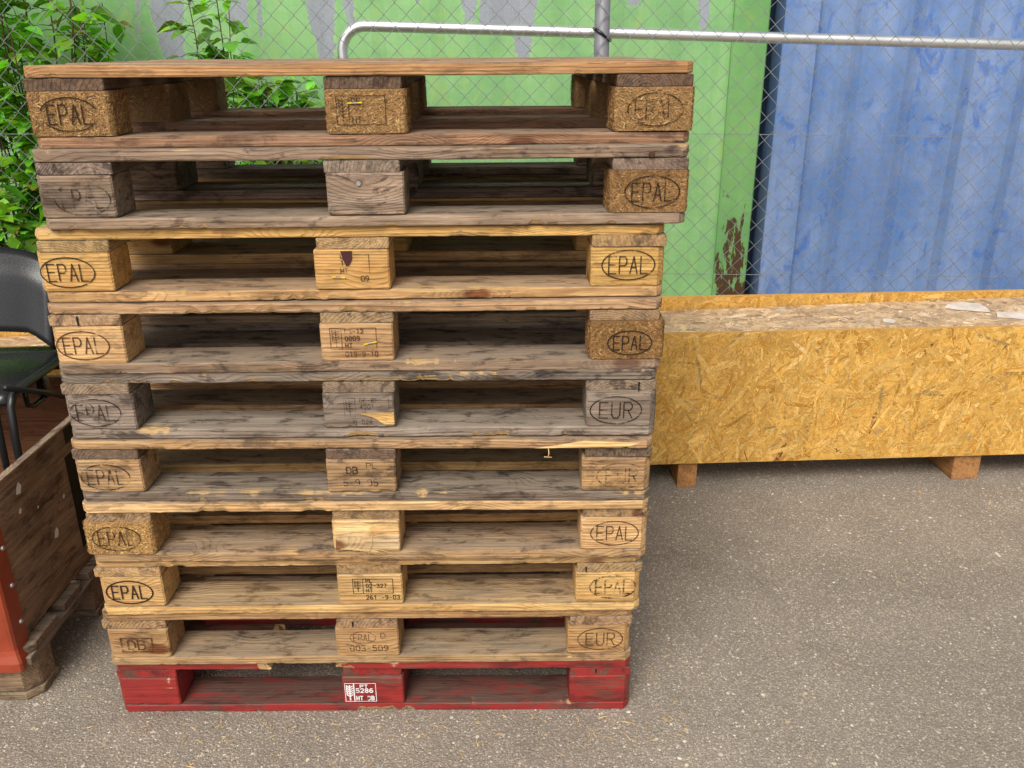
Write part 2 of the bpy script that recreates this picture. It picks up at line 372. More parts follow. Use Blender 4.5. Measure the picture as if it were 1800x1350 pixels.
# ------------------------------------------------------------------ boards
def board(mb, L, W, T, nx, chip=0.0, x0=0., y0=0., z0=0., ch=(0, 0), warp=.0012, seed=None, r=.0025, mi=0, dip=None, ragged=(0, 0), notch=()):
    """a sawn board along X; chip = how ragged the two front edges are; ch = corner cut at either end; ragged = broken ends"""
    s = RND.uniform(0, 500) if seed is None else seed
    xs = [L * i / nx for i in range(nx + 1)]
    for e, c in ((0, ch[0]), (L, ch[1])):
        if c: xs += [c if e == 0 else L - c]
    xs = sorted(set([0, min(r, L/4), L - min(r, L/4), L] + xs))
    vs = []; fr = []; N = 12
    for i, x in enumerate(xs):
        end = r if i in (0, len(xs) - 1) else 0
        n1 = nz(x*9, s, 1.); n2 = nz(x*9, s, 7.); n3 = nz(x*2.2, s, 3.)
        m1 = nz(x*45, s, 11.) + .5*nz(x*110, s, 12.); m2 = nz(x*45, s, 17.) + .5*nz(x*110, s, 18.)
        cb = r*(1.1 + .9*m1); ct = r*(1.1 + .9*m2)
        ee = 1 + 1.6*math.exp(-min(x, L - x)/.035)
        db = max(0, n1 + .6*m1 - .30 + .12*(ee-1)) * chip * .019; dt = max(0, n2 + .6*m2 - .36 + .10*(ee-1)) * chip * .013
        for (na, nb, nd, ne) in notch:      # splits torn out of an edge: where along the board, how deep, which edge
            if na < x < nb:
                q = nd*min(1, (x-na)/.012, (nb-x)/.03)*(.72 + .55*m1 + .35*nz(x*23, s, 31.)); q = max(q, 0)
                if ne == 'b': db += q
                else: dt += q
        cb = min(cb + db, T*.8); ct = min(ct + dt, T - cb*.9 if T - cb*.9 > .001 else .001)
        cb2 = r + db*.8; ct2 = r + dt*1.2
        yf = nz(x*6, s, 23.)*.0009 + end
        if ch[0] and x < ch[0]: yf += ch[0] - x
        if ch[1] and x > L - ch[1]: yf += x - (L - ch[1])
        dz = warp * n3 * 1.6
        if dip: dz += dip(x)
        zb, zt = dz + end*.5, T + dz - end*.5
        sl = r
        yb = W - end
        p = [(yf + cb2, zb), (yf + .45*cb2, zb + .25*cb), (yf, zb + cb), (yf - .0002, (zb + cb + zt - ct)/2), (yf, zt - ct), (yf + .4*ct2, zt - .25*ct),
             (yf + ct2, zt), (W*.5, zt), (yb - sl, zt), (yb, zt - sl), (yb, zb + sl), (yb - sl, zb)]
        xx = x
        f1 = min(1, db/.006); f2 = min(.8, dt/.006)
        ff = [f1*.8, f1, f1*.6, 0, f2*.6, f2, f2*.8, 0, 0, 0, 0, 0]
        for k, (y, z) in enumerate(p):
            dx = 0
            if ragged[0] and i < 4: dx = ragged[0]*(.5 + nz(k*1.7, s, 2.))*(1 - x/L)
            if ragged[1] and i > len(xs) - 5: dx = -ragged[1]*(.5 + nz(k*1.7, s, 4.))
            vs.append((x0 + xx + dx, y0 + y, z0 + z))
            fr.append(max(ff[k], 1.0 if ((ragged[0] and i < 4) or (ragged[1] and i > len(xs) - 5)) else 0))
    fs = []
    for i in range(len(xs) - 1):
        for k in range(N):
            fs.append((i*N + k, i*N + (k+1) % N, (i+1)*N + (k+1) % N, (i+1)*N + k))
    fs = [tuple(reversed(f)) for f in fs]
    fs.append(list(range(N))); fs.append(list(range(len(xs)*N - 1, (len(xs)-1)*N - 1, -1)))
    mb.add(vs, fs, fresh=fr, mi=mi)

def flake_poly(l, w, rg):
    a = [(-l/2, rg.uniform(-.3, .3)*w), (-l*.32, w*.5*rg.uniform(.6, 1)), (l*rg.uniform(.1, .35), w*.5), (l/2, rg.uniform(-.4, .4)*w),
         (l*.3, -w*.5*rg.uniform(.6, 1)), (-l*rg.uniform(.1, .35), -w*.5)]
    return a
def flakes(mb, O, U, Vv, w, h, n, lr, wr, pal, ang, off, rg, tilt=.0002):
    """wood strands pressed into a face: each a thin sliver with its own tone, lying at its own depth"""
    U = V(U); Vv = V(Vv); O = V(O); Nn = U.cross(Vv)
    for _ in range(n):
        cu, cv = rg.uniform(0, w), rg.uniform(0, h); a = ang(rg)
        l = rg.uniform(*lr); ww = rg.uniform(*wr); ca, sa = math.cos(a), math.sin(a)
        d = rg.uniform(*off); vs = []
        for (px, py) in flake_poly(l, ww, rg):
            u = min(max(cu + px*ca - py*sa, .0005), w - .0005); v = min(max(cv + px*sa + py*ca, .0005), h - .0005)
            vs.append(O + U*u + Vv*v + Nn*(d + rg.uniform(-tilt, tilt)))
        mb.add(vs, [(0, 5, 4, 3, 2, 1)], col=pal(rg))

def pal_chip(rg):
    k = rg.random(); b = rg.uniform(.72, 1.12)
    c = (.44, .255, .10) if k < .55 else (.34, .185, .070) if k < .86 else (.60, .40, .18) if k < .95 else (.20, .10, .04)
    return tuple(q*b for q in c)
def pal_osb(rg):
    k = rg.random(); b = rg.uniform(.74, 1.14)
    c = (.63, .350, .075) if k < .58 else (.70, .43, .125) if k < .82 else (.50, .24, .038) if k < .962 else (.36, .235, .09) if k < .983 else (.76, .52, .21) if k < .998 else (.17, .06, .02)
    return tuple(q*b for q in c)
def pal_grey(rg):
    k = rg.random(); b = rg.uniform(.7, 1.15)
    c = (.56, .385, .23) if k < .5 else (.66, .46, .26) if k < .75 else (.40, .255, .15) if k < .93 else (.72, .58, .43)
    return tuple(q*b for q in c)

def chip_block(W, D, T, n, rg, front=True):
    """pressed-chip block with rounded upright edges"""
    mb = MB(); r = .010; ring = []; k = 5
    for cx, cy, a0 in ((W-r, r, -90), (W-r, D-r, 0), (r, D-r, 90), (r, r, 180)):
        for i in range(k + 1):
            a = math.radians(a0 + 90*i/k); ring.append((cx + r*math.cos(a), cy + r*math.sin(a)))
    N = len(ring); vs = []; nzv = 5
    for j in range(nzv + 1):
        z = T*j/nzv
        for (x, y) in ring:
            q = nz(x*60, y*60, z*60 + W*9)*.0012
            vs.append((x + (x - W/2)/W*2*q, y + (y - D/2)/D*2*q, z))
    fs = [list(range(N-1, -1, -1)), list(range(nzv*N, nzv*N + N))]
    for j in range(nzv):
        for i in range(N): fs.append((j*N+i, j*N+(i+1) % N, (j+1)*N+(i+1) % N, (j+1)*N+i))
    mb.add(vs, fs, smooth=False)
    A = lambda g: g.gauss(0, .9)
    off = (.0004, .0019)
    sides = [((r*.4, 0, 0), (1, 0, 0), W-.8*r, n), ((W, r*.4, 0), (0, 1, 0), D-.8*r, n//2), ((0, D-.4*r, 0), (0, -1, 0), D-.8*r, n//2)]
    for O, U, w, m in sides:
        flakes(mb, O, U, (0, 0, 1), w, T, m, (.004, .014), (.0007, .0024), pal_chip, A, off, rg, .0007)
    # slivers wrapped round the upright front edges
    for (cx, cy, a0) in ((r, r, 180), (W-r, r, 270)):
        for _ in range(m := n//6):
            a = math.radians(a0 + rg.uniform(5, 85)); nn = V((math.cos(a), math.sin(a), 0)); tt = V((-nn.y, nn.x, 0))
            O = V((cx, cy, 0)) + nn*(r + .0006); z = rg.uniform(.003, T-.003); th = rg.gauss(0, .7); l = rg.uniform(.004, .009); w = rg.uniform(.001, .003)
            U = tt*math.cos(th) + V((0, 0, 1))*math.sin(th); W2 = nn.cross(U)
            d = nn*rg.uniform(0, .0012); c = O + V((0, 0, z)) + d
            mb.add([c - U*l/2, c - W2*w/2, c + U*l/2, c + W2*w/2], [(0, 1, 2, 3)], col=pal_chip(rg))
    return mb

# ------------------------------------------------------------------ marks
G = {'E': [[(1,1),(0,1),(0,0),(1,0)], [(0,.52),(.85,.52)]], 'P': [[(0,0),(0,1),(.75,1),(1,.85),(1,.62),(.75,.47),(0,.47)]],
 'A': [[(0,0),(.5,1),(1,0)], [(.2,.35),(.8,.35)]], 'L': [[(0,1),(0,0),(.95,0)]], 'U': [[(0,1),(0,.2),(.25,0),(.75,0),(1,.2),(1,1)]],
 'R': [[(0,0),(0,1),(.75,1),(1,.85),(1,.65),(.75,.5),(0,.5)], [(.5,.5),(1,0)]], 'D': [[(0,0),(0,1),(.6,1),(1,.75),(1,.25),(.6,0),(0,0)]],
 'B': [[(0,0),(0,1),(.7,1),(.95,.85),(.95,.65),(.7,.53),(0,.53)], [(.7,.53),(1,.4),(1,.15),(.75,0),(0,0)]], 'H': [[(0,0),(0,1)], [(1,0),(1,1)], [(0,.5),(1,.5)]],
 'T': [[(0,1),(1,1)], [(.5,1),(.5,0)]], 'S': [[(1,.85),(.75,1),(.25,1),(0,.82),(.1,.6),(.9,.42),(1,.2),(.75,0),(.25,0),(0,.15)]],
 'K': [[(0,0),(0,1)], [(1,1),(0,.4)], [(.3,.58),(1,0)]], 'I': [[(.5,0),(.5,1)]], 'C': [[(1,.8),(.75,1),(.25,1),(0,.8),(0,.2),(.25,0),(.75,0),(1,.2)]],
 '-': [[(.1,.48),(.9,.48)]], '.': [[(.4,0),(.6,0)]], ' ': [], '0': [[(.25,0),(0,.2),(0,.8),(.25,1),(.75,1),(1,.8),(1,.2),(.75,0),(.25,0)]],
 '1': [[(.15,.78),(.55,1),(.55,0)]], '2': [[(0,.8),(.25,1),(.75,1),(1,.8),(.95,.6),(0,0),(1,0)]], '3': [[(0,.9),(.3,1),(.8,1),(1,.8),(.8,.55),(.4,.53)], [(.8,.55),(1,.3),(.8,0),(.25,0),(0,.12)]],
 '4': [[(.75,0),(.75,1),(0,.3),(1,.3)]], '5': [[(.95,1),(.1,1),(.05,.55),(.7,.6),(1,.4),(1,.2),(.7,0),(.2,0),(0,.12)]], '6': [[(.9,.95),(.4,1),(0,.6),(0,.2),(.3,0),(.75,0),(1,.2),(1,.4),(.7,.55),(.05,.45)]],
 '7': [[(0,1),(1,1),(.35,0)]], '8': [[(.3,.53),(.05,.75),(.3,1),(.7,1),(.95,.75),(.7,.53),(.3,.53),(0,.28),(.25,0),(.75,0),(1,.28),(.7,.53)]], '9': [[(.1,.05),(.6,0),(1,.4),(1,.8),(.7,1),(.25,1),(0,.8),(0,.6),(.3,.45),(.95,.55)]]}
class Mark:
    def __init__(self): self.mb = MB(); self.d = 0
    def stroke(self, pts, w):
        self.d += .000004
        vs = []; fs = []
        P = [V((a, 0, b)) for a, b in pts]
        for a, b in zip(P, P[1:]):
            t = b - a
            if t.length < 1e-6: continue
            t.normalize(); n = V((-t.z, 0, t.x))*w/2; e = t*w*.35
            self.d += .000003; dy = V((0, -self.d, 0)); o = len(vs)
            vs += [a - e - n + dy, b + e - n + dy, b + e + n + dy, a - e + n + dy]; fs.append((o, o+1, o+2, o+3))
        self.mb.add(vs, fs)
    def text(self, s, x, z, h, adv, w, gw=.7):
        for c in s:
            for pl in G[c]: self.stroke([(x + p[0]*adv*gw, z + p[1]*h) for p in pl], w)
            x += adv
    def oval(self, cx, cz, rx, rz, w, a0=0, a1=360, n=40):
        k = max(3, int(n*(a1-a0)/360))
        self.stroke([(cx + rx*math.cos(math.radians(a0 + (a1-a0)*i/k)), cz + rz*math.sin(math.radians(a0 + (a1-a0)*i/k))) for i in range(k+1)], w)
    def rect(self, x0, z0, x1, z1, w): self.stroke([(x0,z0),(x1,z0),(x1,z1),(x0,z1),(x0,z0)], w)
    def wheat(self, x0, z0, x1, z1, w):
        cx = (x0+x1)/2; h = z1-z0
        self.stroke([(cx, z0), (cx, z1)], w)
        for i in range(5):
            zz = z0 + h*(.25 + .15*i)
            self.stroke([(x0, zz + h*.12), (cx, zz)], w); self.stroke([(x1, zz + h*.12), (cx, zz)], w*.8)
        self.stroke([(x0, z0 + h*.38), (x0, z1)], w*.8)
    def put(self, name, mat, parent, loc, alpha, col=(1, 1, 1), rotz=0.):
        return self.mb.build(name, mat, parent, loc, rotz, (*col, alpha))
def oval_word(word, w=.0024, scale=1.0, a0=0, a1=360, thick=1.0):
    m = Mark(); rx, rz = .051*scale, .029*scale
    m.oval(.0, .0, rx, rz, w*thick, a0, a1)
    n = len(word); adv = .0205*scale if n == 4 else .024*scale
    m.text(word, -adv*n/2 + adv*.16, -.0165*scale, .033*scale, adv, w*1.05*thick, .68)
    return m
def treat_mark(lines, below, fx=(.0, .082), fz=(0, .040), w=.0011, th=.0085, wheatw=.018, mb=None):
    m = mb or Mark(); x0, x1 = fx; z0, z1 = fz
    m.rect(x0, z0, x1, z1, w); m.stroke([(x0+wheatw+.004, z0), (x0+wheatw+.004, z1)], w)
    m.wheat(x0+.004, z0+.004, x0+wheatw, z1-.004, w)
    n = len(lines)
    for i, s in enumerate(lines):
        m.text(s, x0 + wheatw + .011, z1 - (z1-z0)*(i+1)/n + .003, th, th*.86, w*1.25, .62)
    if below: m.text(below, x0 + wheatw + .010, z0 - .0155, th*1.08, th*.92, w*1.3, .62)
    return m

# ------------------------------------------------------------------ pallets
def rgba(c, a): return (c[0], c[1], c[2], a)
def vary(c, rg, k=.12):
    f = 1 + rg.uniform(-k, k); return (c[0]*f, c[1]*f*(1+rg.uniform(-.03, .03)), c[2]*f*(1+rg.uniform(-.06, .06)))
FRONT_X = (0, .5275, 1.055)
def make_pallet(label, loc, yaw, deck, runner, stringer, blocks, wth, marks=None, red=False, broken=False, seed=1, notch_d=(), notch_r=(), chipcol=(1, 1, 1), group='pallets piled in the stack', chip=1.0, ch=.014):
    """Euro-size pallet, origin at the middle of the foot of its front side.
       wth = weathering of (deck, runner, stringer, block)"""
    rg = random.Random(seed); RND.seed(seed*13)
    root = thing('pallet', label, 'pallet', loc, yaw, group)
    M = RED if red else WOOD; T = .0218; X0 = -.6
    def part(mb, name, x, y, z, c, w, rotz=0., mat=None, par=None):
        return mb.build(name, mat or M, par or root, (x, y, z), rotz, rgba(vary(c, rg), min(1, max(0, w + rg.uniform(-.1, .1)))))
    D = [(0, .145), (.186, .1), (.3275, .145), (.514, .1), (.655, .145)]
    for i, (y, w) in enumerate(D):
        f = i == 0
        if f and broken:
            m = MB(); board(m, .37, w, T, 40, chip*1.2, ch=(ch, 0), ragged=(0, .02)); part(m, 'deck_board', X0, rg.uniform(0, .003), .1222, deck, wth[0])
            m = MB(); board(m, .70, w, T, 70, chip*1.2, ch=(0, ch), ragged=(.03, 0)); part(m, 'deck_board', X0 + .5, rg.uniform(0, .003), .1222, deck, wth[0])
            continue
        m = MB(); board(m, 1.2 - rg.uniform(0, .004), w, T - (rg.uniform(.0, .0022) if f else 0), 240 if f else 24, chip if f else .6, ch=(ch, ch) if f else (0, 0), warp=.0013, notch=notch_d if f else ())
        part(m, 'deck_board', X0, y + (rg.uniform(-.001, .007) if f else 0), .1222, deck, wth[0])
    for i, sx in enumerate(FRONT_X):
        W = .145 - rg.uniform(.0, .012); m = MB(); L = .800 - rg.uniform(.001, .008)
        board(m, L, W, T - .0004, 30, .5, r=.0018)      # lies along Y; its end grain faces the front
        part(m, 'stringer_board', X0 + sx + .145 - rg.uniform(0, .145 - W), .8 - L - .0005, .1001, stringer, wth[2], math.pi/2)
    ys = [(0, .1), (.3275, .145), (.7, .1)]
    for j, (y, d) in enumerate(ys):
        for i, sx in enumerate(FRONT_X):
            kind = blocks[i] if j == 0 else (blocks[3] if len(blocks) > 3 else 'w')
            jx, jy = rg.uniform(-.003, .003), rg.uniform(.001, .005) if j == 0 else 0
            bx, by = X0 + sx + jx, y + jy
            if kind == 'c':
                m = chip_block(.145, d - .006, .0775, (1500 if j == 0 else 260), rg)
                o = m.build('block', CHIP, root, (bx, by, .0223), 0, (*chipcol, .55))
            else:
                m = MB(); c = deck if isinstance(kind, str) else kind
                board(m, .143, d - .006, .0775, 22, .55 if j == 0 else .3, ch=((ch if i == 0 else 0), (ch if i == 2 else 0)) if j == 0 else (0, 0), r=.003)
                o = part(m, 'block', bx, by, .0223, c, wth[3])
            if j == 0 and marks and marks[i]:
                for (mk, mat, x, z, a, nm) in marks[i]:
                    mk.put(nm, mat, o, (x, -.0014 if kind != 'c' else -.0034, z), a)
            if j == 0 and i == 1: root_mid = o
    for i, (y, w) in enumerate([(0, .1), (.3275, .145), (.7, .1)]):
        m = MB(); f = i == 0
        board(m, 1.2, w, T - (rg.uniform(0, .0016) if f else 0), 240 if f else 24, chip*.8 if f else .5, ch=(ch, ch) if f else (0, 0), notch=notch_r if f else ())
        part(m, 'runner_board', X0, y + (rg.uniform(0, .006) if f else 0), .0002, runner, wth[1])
    return root, root_mid

Z = lambda k: (10 - k) * .144
O = lambda w, x=.072, z=.038, a=.8, mat=INK, **k: (oval_word(w, **k), mat, x, z, a, 'branded_mark')
poses = {1: (.0409, .0211, 1.7), 2: (.0343, -.005, .51), 3: (.0011, .0045, .35), 4: (.0022, -.0049, .06), 5: (-.0035, -.0072, -.46),
         6: (-.0073, -.0129, -.93), 7: (-.0065, -.014, -.29), 8: (-.0125, 0, -.2), 9: (-.025, .0044, -.22), 10: (-.0239, .014, -.53)}
def P(k): dx, dy, a = poses[k]; return (.6 + dx, dy, Z(k)), math.radians(a)

# middle block marks
m1 = Mark(); m1.rect(0, 0, .088, .050, .0013); m1.stroke([(.022, 0), (.022, .05)], .0013); m1.wheat(.004, .006, .018, .046, .0013)
m1.text('DE', .028, .036, .010, .009, .0014); m1.text('HT', .028, .003, .011, .009, .0014)
m3 = Mark(); m3.stroke([(.0, .05), (.03, .05), (.03, .012)], .0012); m3.text('U', -.024, .042, .008, .008, .0013); m3.text('13', -.024, .028, .010, .008, .0014); m3.text('HT', -.025, .013, .010, .008, .0014)
m3.text('09', .013, -.002, .010, .0085, .0014)
m4 = treat_mark(['ES-12', '0009', 'HT'], '019-9-10', (0, .090), (0, .043), .0013, .0090)
m5 = Mark(); m5.rect(0, 0, .022, .042, .0009); m5.wheat(.004, .004, .018, .038, .0011)
for i, s in enumerate(['DE-RP1', '49015', 'HT']): m5.text(s, .032, .032 - i*.0135, .0095, .0078, .0012, .62)
m5.rect(.002, -.017, .022, -.004, .0014); m5.text('DB', .0055, -.0138, .0068, .0075, .0013); m5.text('028', .034, -.015, .0095, .0078, .0012, .62); m5.stroke([(.09, .0), (.09, .042)], .0008)
m6 = Mark(); m6.text('PL', .050, .030, .012, .012, .0017); m6.text('DB', .008, .018, .015, .013, .0022); m6.stroke([(0, .0145), (.04, .0145)], .0016); m6.text('5-9-05', .0, -.010, .014, .0125, .002, .66)
m8 = treat_mark(['PL', '02-327', 'HT'], '261 -9-03', (0, .088), (0, .037), .0013, .0092)
m9 = Mark(); m9.oval(.030, .040, .029, .016, .0012); m9.text('EPAL', .0085, .0315, .017, .0115, .0014, .66); m9.text('D', .071, .038, .014, .014, .0014)
m9.text('003-509', .0, .004, .014, .0128, .002, .64)
m10 = Mark(); m10.rect(0, 0, .072, .052, .0016); m10.stroke([(.021, 0), (.021, .052)], .003); m10.wheat(.004, .004, .018, .046, .0034)
m10.text('PT', .036, .040, .008, .010, .0022); m10.text('5286', .026, .026, .011, .0105, .0026, .66); m10.text('HT DB', .026, .004, .011, .0088, .0026, .62)
m9d = Mark(); m9d.rect(-.035, -.018, .035, .018, .004); m9d.text('DB', -.02, -.012, .024, .022, .0036)

TAN = (.56, .345, .175); YEL = (.66, .40, .135); BRN = (.36, .21, .115); GRY = (.34, .25, .185); DRK = (.20, .13, .085)
LBL = lambda s: s
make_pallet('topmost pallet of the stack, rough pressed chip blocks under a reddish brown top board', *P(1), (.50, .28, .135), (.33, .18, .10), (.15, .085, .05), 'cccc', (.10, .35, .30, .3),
    [[O('EPAL', a=.95, a0=20, a1=165), (lambda m: (m.oval(0, 0, .051, .029, .0024, 200, 330), m)[1])(Mark()) and (lambda m: (m.oval(0, 0, .051, .029, .0024, 205, 335), (m, INK, .072, .038, .8, 'branded_mark'))[1])(Mark())],
     [(m1, INK, .020, .016, .9, 'branded_mark')], [O('EPAL', x=.074, a=.72)]], seed=3, notch_d=((.02,.40,.0024,'t'),(.42,.47,.004,'t'),(.6,.9,.0018,'t')), chip=.55)
make_pallet('second pallet from the top, grey wood with one silver nail in its middle block', *P(2), (.42, .29, .19), (.36, .255, .18), GRY, 'wwcw', (.55, .55, .6, .75),
    [[O('EPAL', x=.085, z=.034, a=.62)], None, [O('EPAL', a=.8, x=.078)]], seed=4, notch_d=((.52,.63,.0075,'b'),(.70,.74,.005,'b'),(.25,.36,.003,'t'),(.66,.9,.0025,'t')), notch_r=((.60,.66,.003,'t'),(.2,.3,.0025,'b')), chip=1.0, chipcol=(.86, .82, .8))
make_pallet('bright yellow pallet with a maroon stain on its middle block, third from the top', *P(3), YEL, (.62, .38, .15), (.52, .34, .15), 'wwww', (.02, .22, .3, .02),
    [[O('EPAL', a=.9, x=.06)], [(m3, INK, .075, .018, .8, 'branded_mark')], [O('EPAL', a=.82, x=.072, z=.042)]], seed=5, notch_d=((-.01,.06,.008,'t'),(.9,1.21,.002,'t')), notch_r=((.50,.95,.005,'t'),(.15,.30,.003,'t')), chip=.8)
make_pallet('pallet with boxed wheat mark and a chip block at its right end', *P(4), (.57, .36, .175), (.40, .265, .155), (.46, .29, .14), 'wwcw', (.28, .55, .5, .12),
    [[O('EPAL', a=.9, x=.062, mat=BROWNINK)], [(m4, BROWNINK, .020, .026, .82, 'branded_mark')], [O('EPAL', a=.95, x=.078, z=.034, scale=.85)]], seed=6, notch_d=((.27,.48,.006,'b'),(.70,.74,.003,'b'),(.02,.10,.004,'b')), notch_r=((.70,.95,.003,'t'),(.35,.5,.003,'t')), chipcol=(.80, .74, .66))
make_pallet('grey weathered pallet with torn yellow wood on its middle block', *P(5), (.30, .24, .19), (.36, .30, .25), (.36, .26, .17), 'wwww', (.85, .8, .5, .55),
    [[O('EPAL', a=.74, x=.064)], [(m5, INK, .043, .024, .72, 'branded_mark')], [O('EUR', a=.85, x=.06, z=.036, scale=1.02)]], seed=7, notch_d=((.50,.80,.008,'b'),(.22,.29,.005,'b'),(.37,.44,.006,'b'),(.98,1.0,.008,'b')), notch_r=((.30,.42,.003,'t'),), chip=1.3)
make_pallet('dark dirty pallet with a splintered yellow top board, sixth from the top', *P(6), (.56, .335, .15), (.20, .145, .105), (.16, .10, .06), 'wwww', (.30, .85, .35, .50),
    [[O('EPAL', a=.75, x=.066, z=.036)], [(m6, INK, .034, .026, .75, 'branded_mark')], [O('EUR', a=.62, x=.082, z=.036)]], seed=8, notch_d=((.05,.20,.005,'t'),(.42,.60,.004,'b'),(.30,.36,.006,'b')), notch_r=((.22,.62,.005,'t'),(.7,.8,.004,'t')), chip=1.3)
make_pallet('pale pallet with a fresh split middle block and a chip block at its left end', *P(7), (.70, .46, .205), (.52, .33, .155), (.48, .30, .13), 'cwww', (.16, .45, .5, .10),
    [[O('EPAL', a=.8, x=.068, z=.04)], None, [O('EPAL', a=.85, x=.072, z=.04, mat=BROWNINK)]], seed=9, notch_d=((.3,.42,.003,'b'),(.8,.86,.004,'b')), notch_r=((.40,.47,.004,'t'),(.56,.60,.004,'t'),(1.0,1.08,.003,'b')), chipcol=(1.2, 1.2, 1.1))
make_pallet('pale pallet with bold black oval marks, third from the bottom', *P(8), (.66, .41, .165), (.68, .42, .165), (.54, .34, .14), 'wwww', (.22, .28, .45, .08),
    [[O('EPAL', a=1.0, x=.068, thick=1.35)], [(m8, INK, .034, .030, .95, 'branded_mark')], [O('EPAL', a=.66, x=.082, z=.04, thick=1.5)]], seed=10, notch_d=((.1,.18,.004,'t'),), notch_r=((.15,.35,.003,'b'),(.82,1.0,.003,'t')), chip=.8)
make_pallet('tan pallet resting on the red one, with a small oval mark on its middle block', *P(9), (.58, .35, .15), (.50, .31, .145), (.50, .30, .135), 'wwww', (.28, .45, .45, .10),
    [[(m9d, BROWNINK, .070, .036, .75, 'branded_mark')], [(m9, BROWNINK, .032, .012, .8, 'branded_mark')], [O('EUR', a=.85, x=.074, z=.04, mat=BROWNINK)]], seed=12, notch_d=((.5,.56,.004,'b'),), notch_r=((.64,.68,.003,'b'),(.2,.4,.002,'t')), chip=.7)
RP, RM = make_pallet('red painted pallet at the foot of the stack with white stencilled block', *P(10), (.5, .3, .16), (.4, .26, .16), (.4, .26, .16), 'wwww', (.2, .3, .2, .05),
    [None, [(m10, WHITE, .006, .008, .92, 'stencilled_mark')], None], red=True, broken=True, seed=13, notch_d=((.6,.9,.002,'t'),), notch_r=((.55,.72,.010,'b'),(.05,.25,.003,'b')), chip=1.0)

pallets = {k: o for k, o in zip(range(1, 11), [o for o in COL.objects if o.name.startswith('pallet')])}
def blocks_of(k):  # the three front blocks
    return sorted([o for o in pallets[k].children if o.name.startswith('block') and o.location.y < .05], key=lambda o: o.location.x)
# nail, plastic tags, stain, split wood
def disc(mb, x, y, z, r, d=.002, n=14):
    ring = [(x + r*math.cos(2*math.pi*i/n), z + r*math.sin(2*math.pi*i/n)) for i in range(n)]
    vs = [(a, y, b) for a, b in ring] + [(x + (a-x)*.75, y - d, z + (b-z)*.75) for a, b in ring]
    fs = [tuple(reversed([n+i for i in range(n)]))[::-1]] + [(i, (i+1) % n, n+(i+1) % n, n+i) for i in range(n)]
    mb.add(vs, fs, smooth=False)
m = MB(); disc(m, 0, 0, 0, .0052, .0022); disc(m, 0, -.0022, 0, .002, -.0008); m.build('nail', SCREW, blocks_of(2)[1], (.060, -.0012, .058))
def tagstrip(k, x, z, rot=0., l=.026):
    for dx, ma in ((-.34, YELLOW), (0., SCREW), (.34, YELLOW)):
        q = MB(); q.box(-l*.17, -.0024, -.0012, l*.17, 0, .0012, .0004)
        o = q.build('plastic_tag', ma, blocks_of(k)[1], (x + dx*l*math.cos(rot), -.0035 if k == 1 else -.0012, z + dx*l*math.sin(rot))); o.rotation_euler = (0, -rot, 0)
tagstrip(1, .054, .054, .03); tagstrip(3, .045, .024, -.06); tagstrip(4, .098, .038, .22)
st = MB(); st.add([(0, 0, .075), (.022, 0, .075), (.021, 0, .058), (.015, 0, .047), (.009, 0, .046), (.003, 0, .060)], [(0, 5, 4, 3, 2, 1)][::1]); st.build('stain', MAROON, blocks_of(3)[1], (.052, -.0016, 0))
def torn(k, i, pts, name='torn_wood', col=(.72, .48, .19), al=0.):
    q = MB(); n = len(pts); vs = [(a, 0, b) for a, b in pts] + [(a*.97 + .03*sum(p[0] for p in pts)/n, -.0016, b*.97 + .03*sum(p[1] for p in pts)/n) for a, b in pts]
    q.add(vs, [tuple(range(n, 2*n))] + [(j, (j+1) % n, n+(j+1) % n, n+j) for j in range(n)])
    q.build(name, WOOD, blocks_of(k)[i], (0, -.0008, 0), 0, (*col, al))
torn(5, 1, [(.072, .032), (.100, .024), (.122, .008), (.143, .008), (.143, .034), (.12, .0345)])
torn(7, 1, [(.006, .044), (.05, .050), (.10, .047), (.142, .052), (.142, .072), (.09, .070), (.04, .074), (.004, .070)], col=(.80, .56, .27))
torn(7, 1, [(.004, .004), (.06, .010), (.12, .004), (.142, .008), (.142, .040), (.08, .037), (.03, .041), (.006, .036)], col=(.66, .47, .26), al=.15)
q = MB()
for i in range(7):
    a = RND.uniform(.09, .142); z = RND.uniform(.0, .006); q.tube([(a - .08 + RND.uniform(-.02, .02), -.003, .012 - i*.001), (a - .03, -.006, z + .004), (a, -.004 - .001*i, z - .004)], .0008, 4)
q.tube([(.085, -.004, .045), (.080, -.008, .015), (.070, -.006, -.018)], .0006, 4)
q.build('splinter', STRAW, blocks_of(7)[1])
d6 = [o for o in pallets[6].children if o.name.startswith('deck_board') and o.location.y < .02][0]
q = MB(); q.tube([(.985, -.001, .001), (.986, -.004, -.010), (.984, -.003, -.017)], .0011, 5); q.tube([(.976, -.003, -.017), (.992, -.003, -.018)], .001, 5); q.build('splinter', STRAW, d6)
q = MB(); q.add([(.955, 0, .002), (1.05, 0, .003), (1.15, 0, .0045), (1.172, 0, .0125), (1.06, 0, .0185), (1.0, 0, .008), (.955, -.0035, .0028), (1.05, -.0022, .004), (1.15, -.0008, .0052), (1.172, -.0004, .0122), (1.06, -.0016, .0178), (1.0, -.0026, .0076)],
    [(6, 7, 8, 9, 10, 11)] + [(j, (j+1) % 6, 6+(j+1) % 6, 6+j) for j in range(6)]); q.build('torn_wood', WOOD, d6, (0, -.0006, 0), 0, (.82, .56, .25, 0))
q = MB()
for x, h in ((.245, .010), (.255, .012), (.265, .007), (.60, .006), (.62, .01)): q.tube([(x, 0.004, .0215), (x + .003, .003, .0215 + h*.5)], .0006, 4)
q = MB(); disc(q, 0, 0, 0, .006, .003); q.build('nail', mat_plain('rusty_nail', (.09, .035, .018), .8, .3, .3, 90), [o for o in pallets[2].children if o.name.startswith('deck_board') and o.location.y < .02][0], (1.128, -.001, .006))
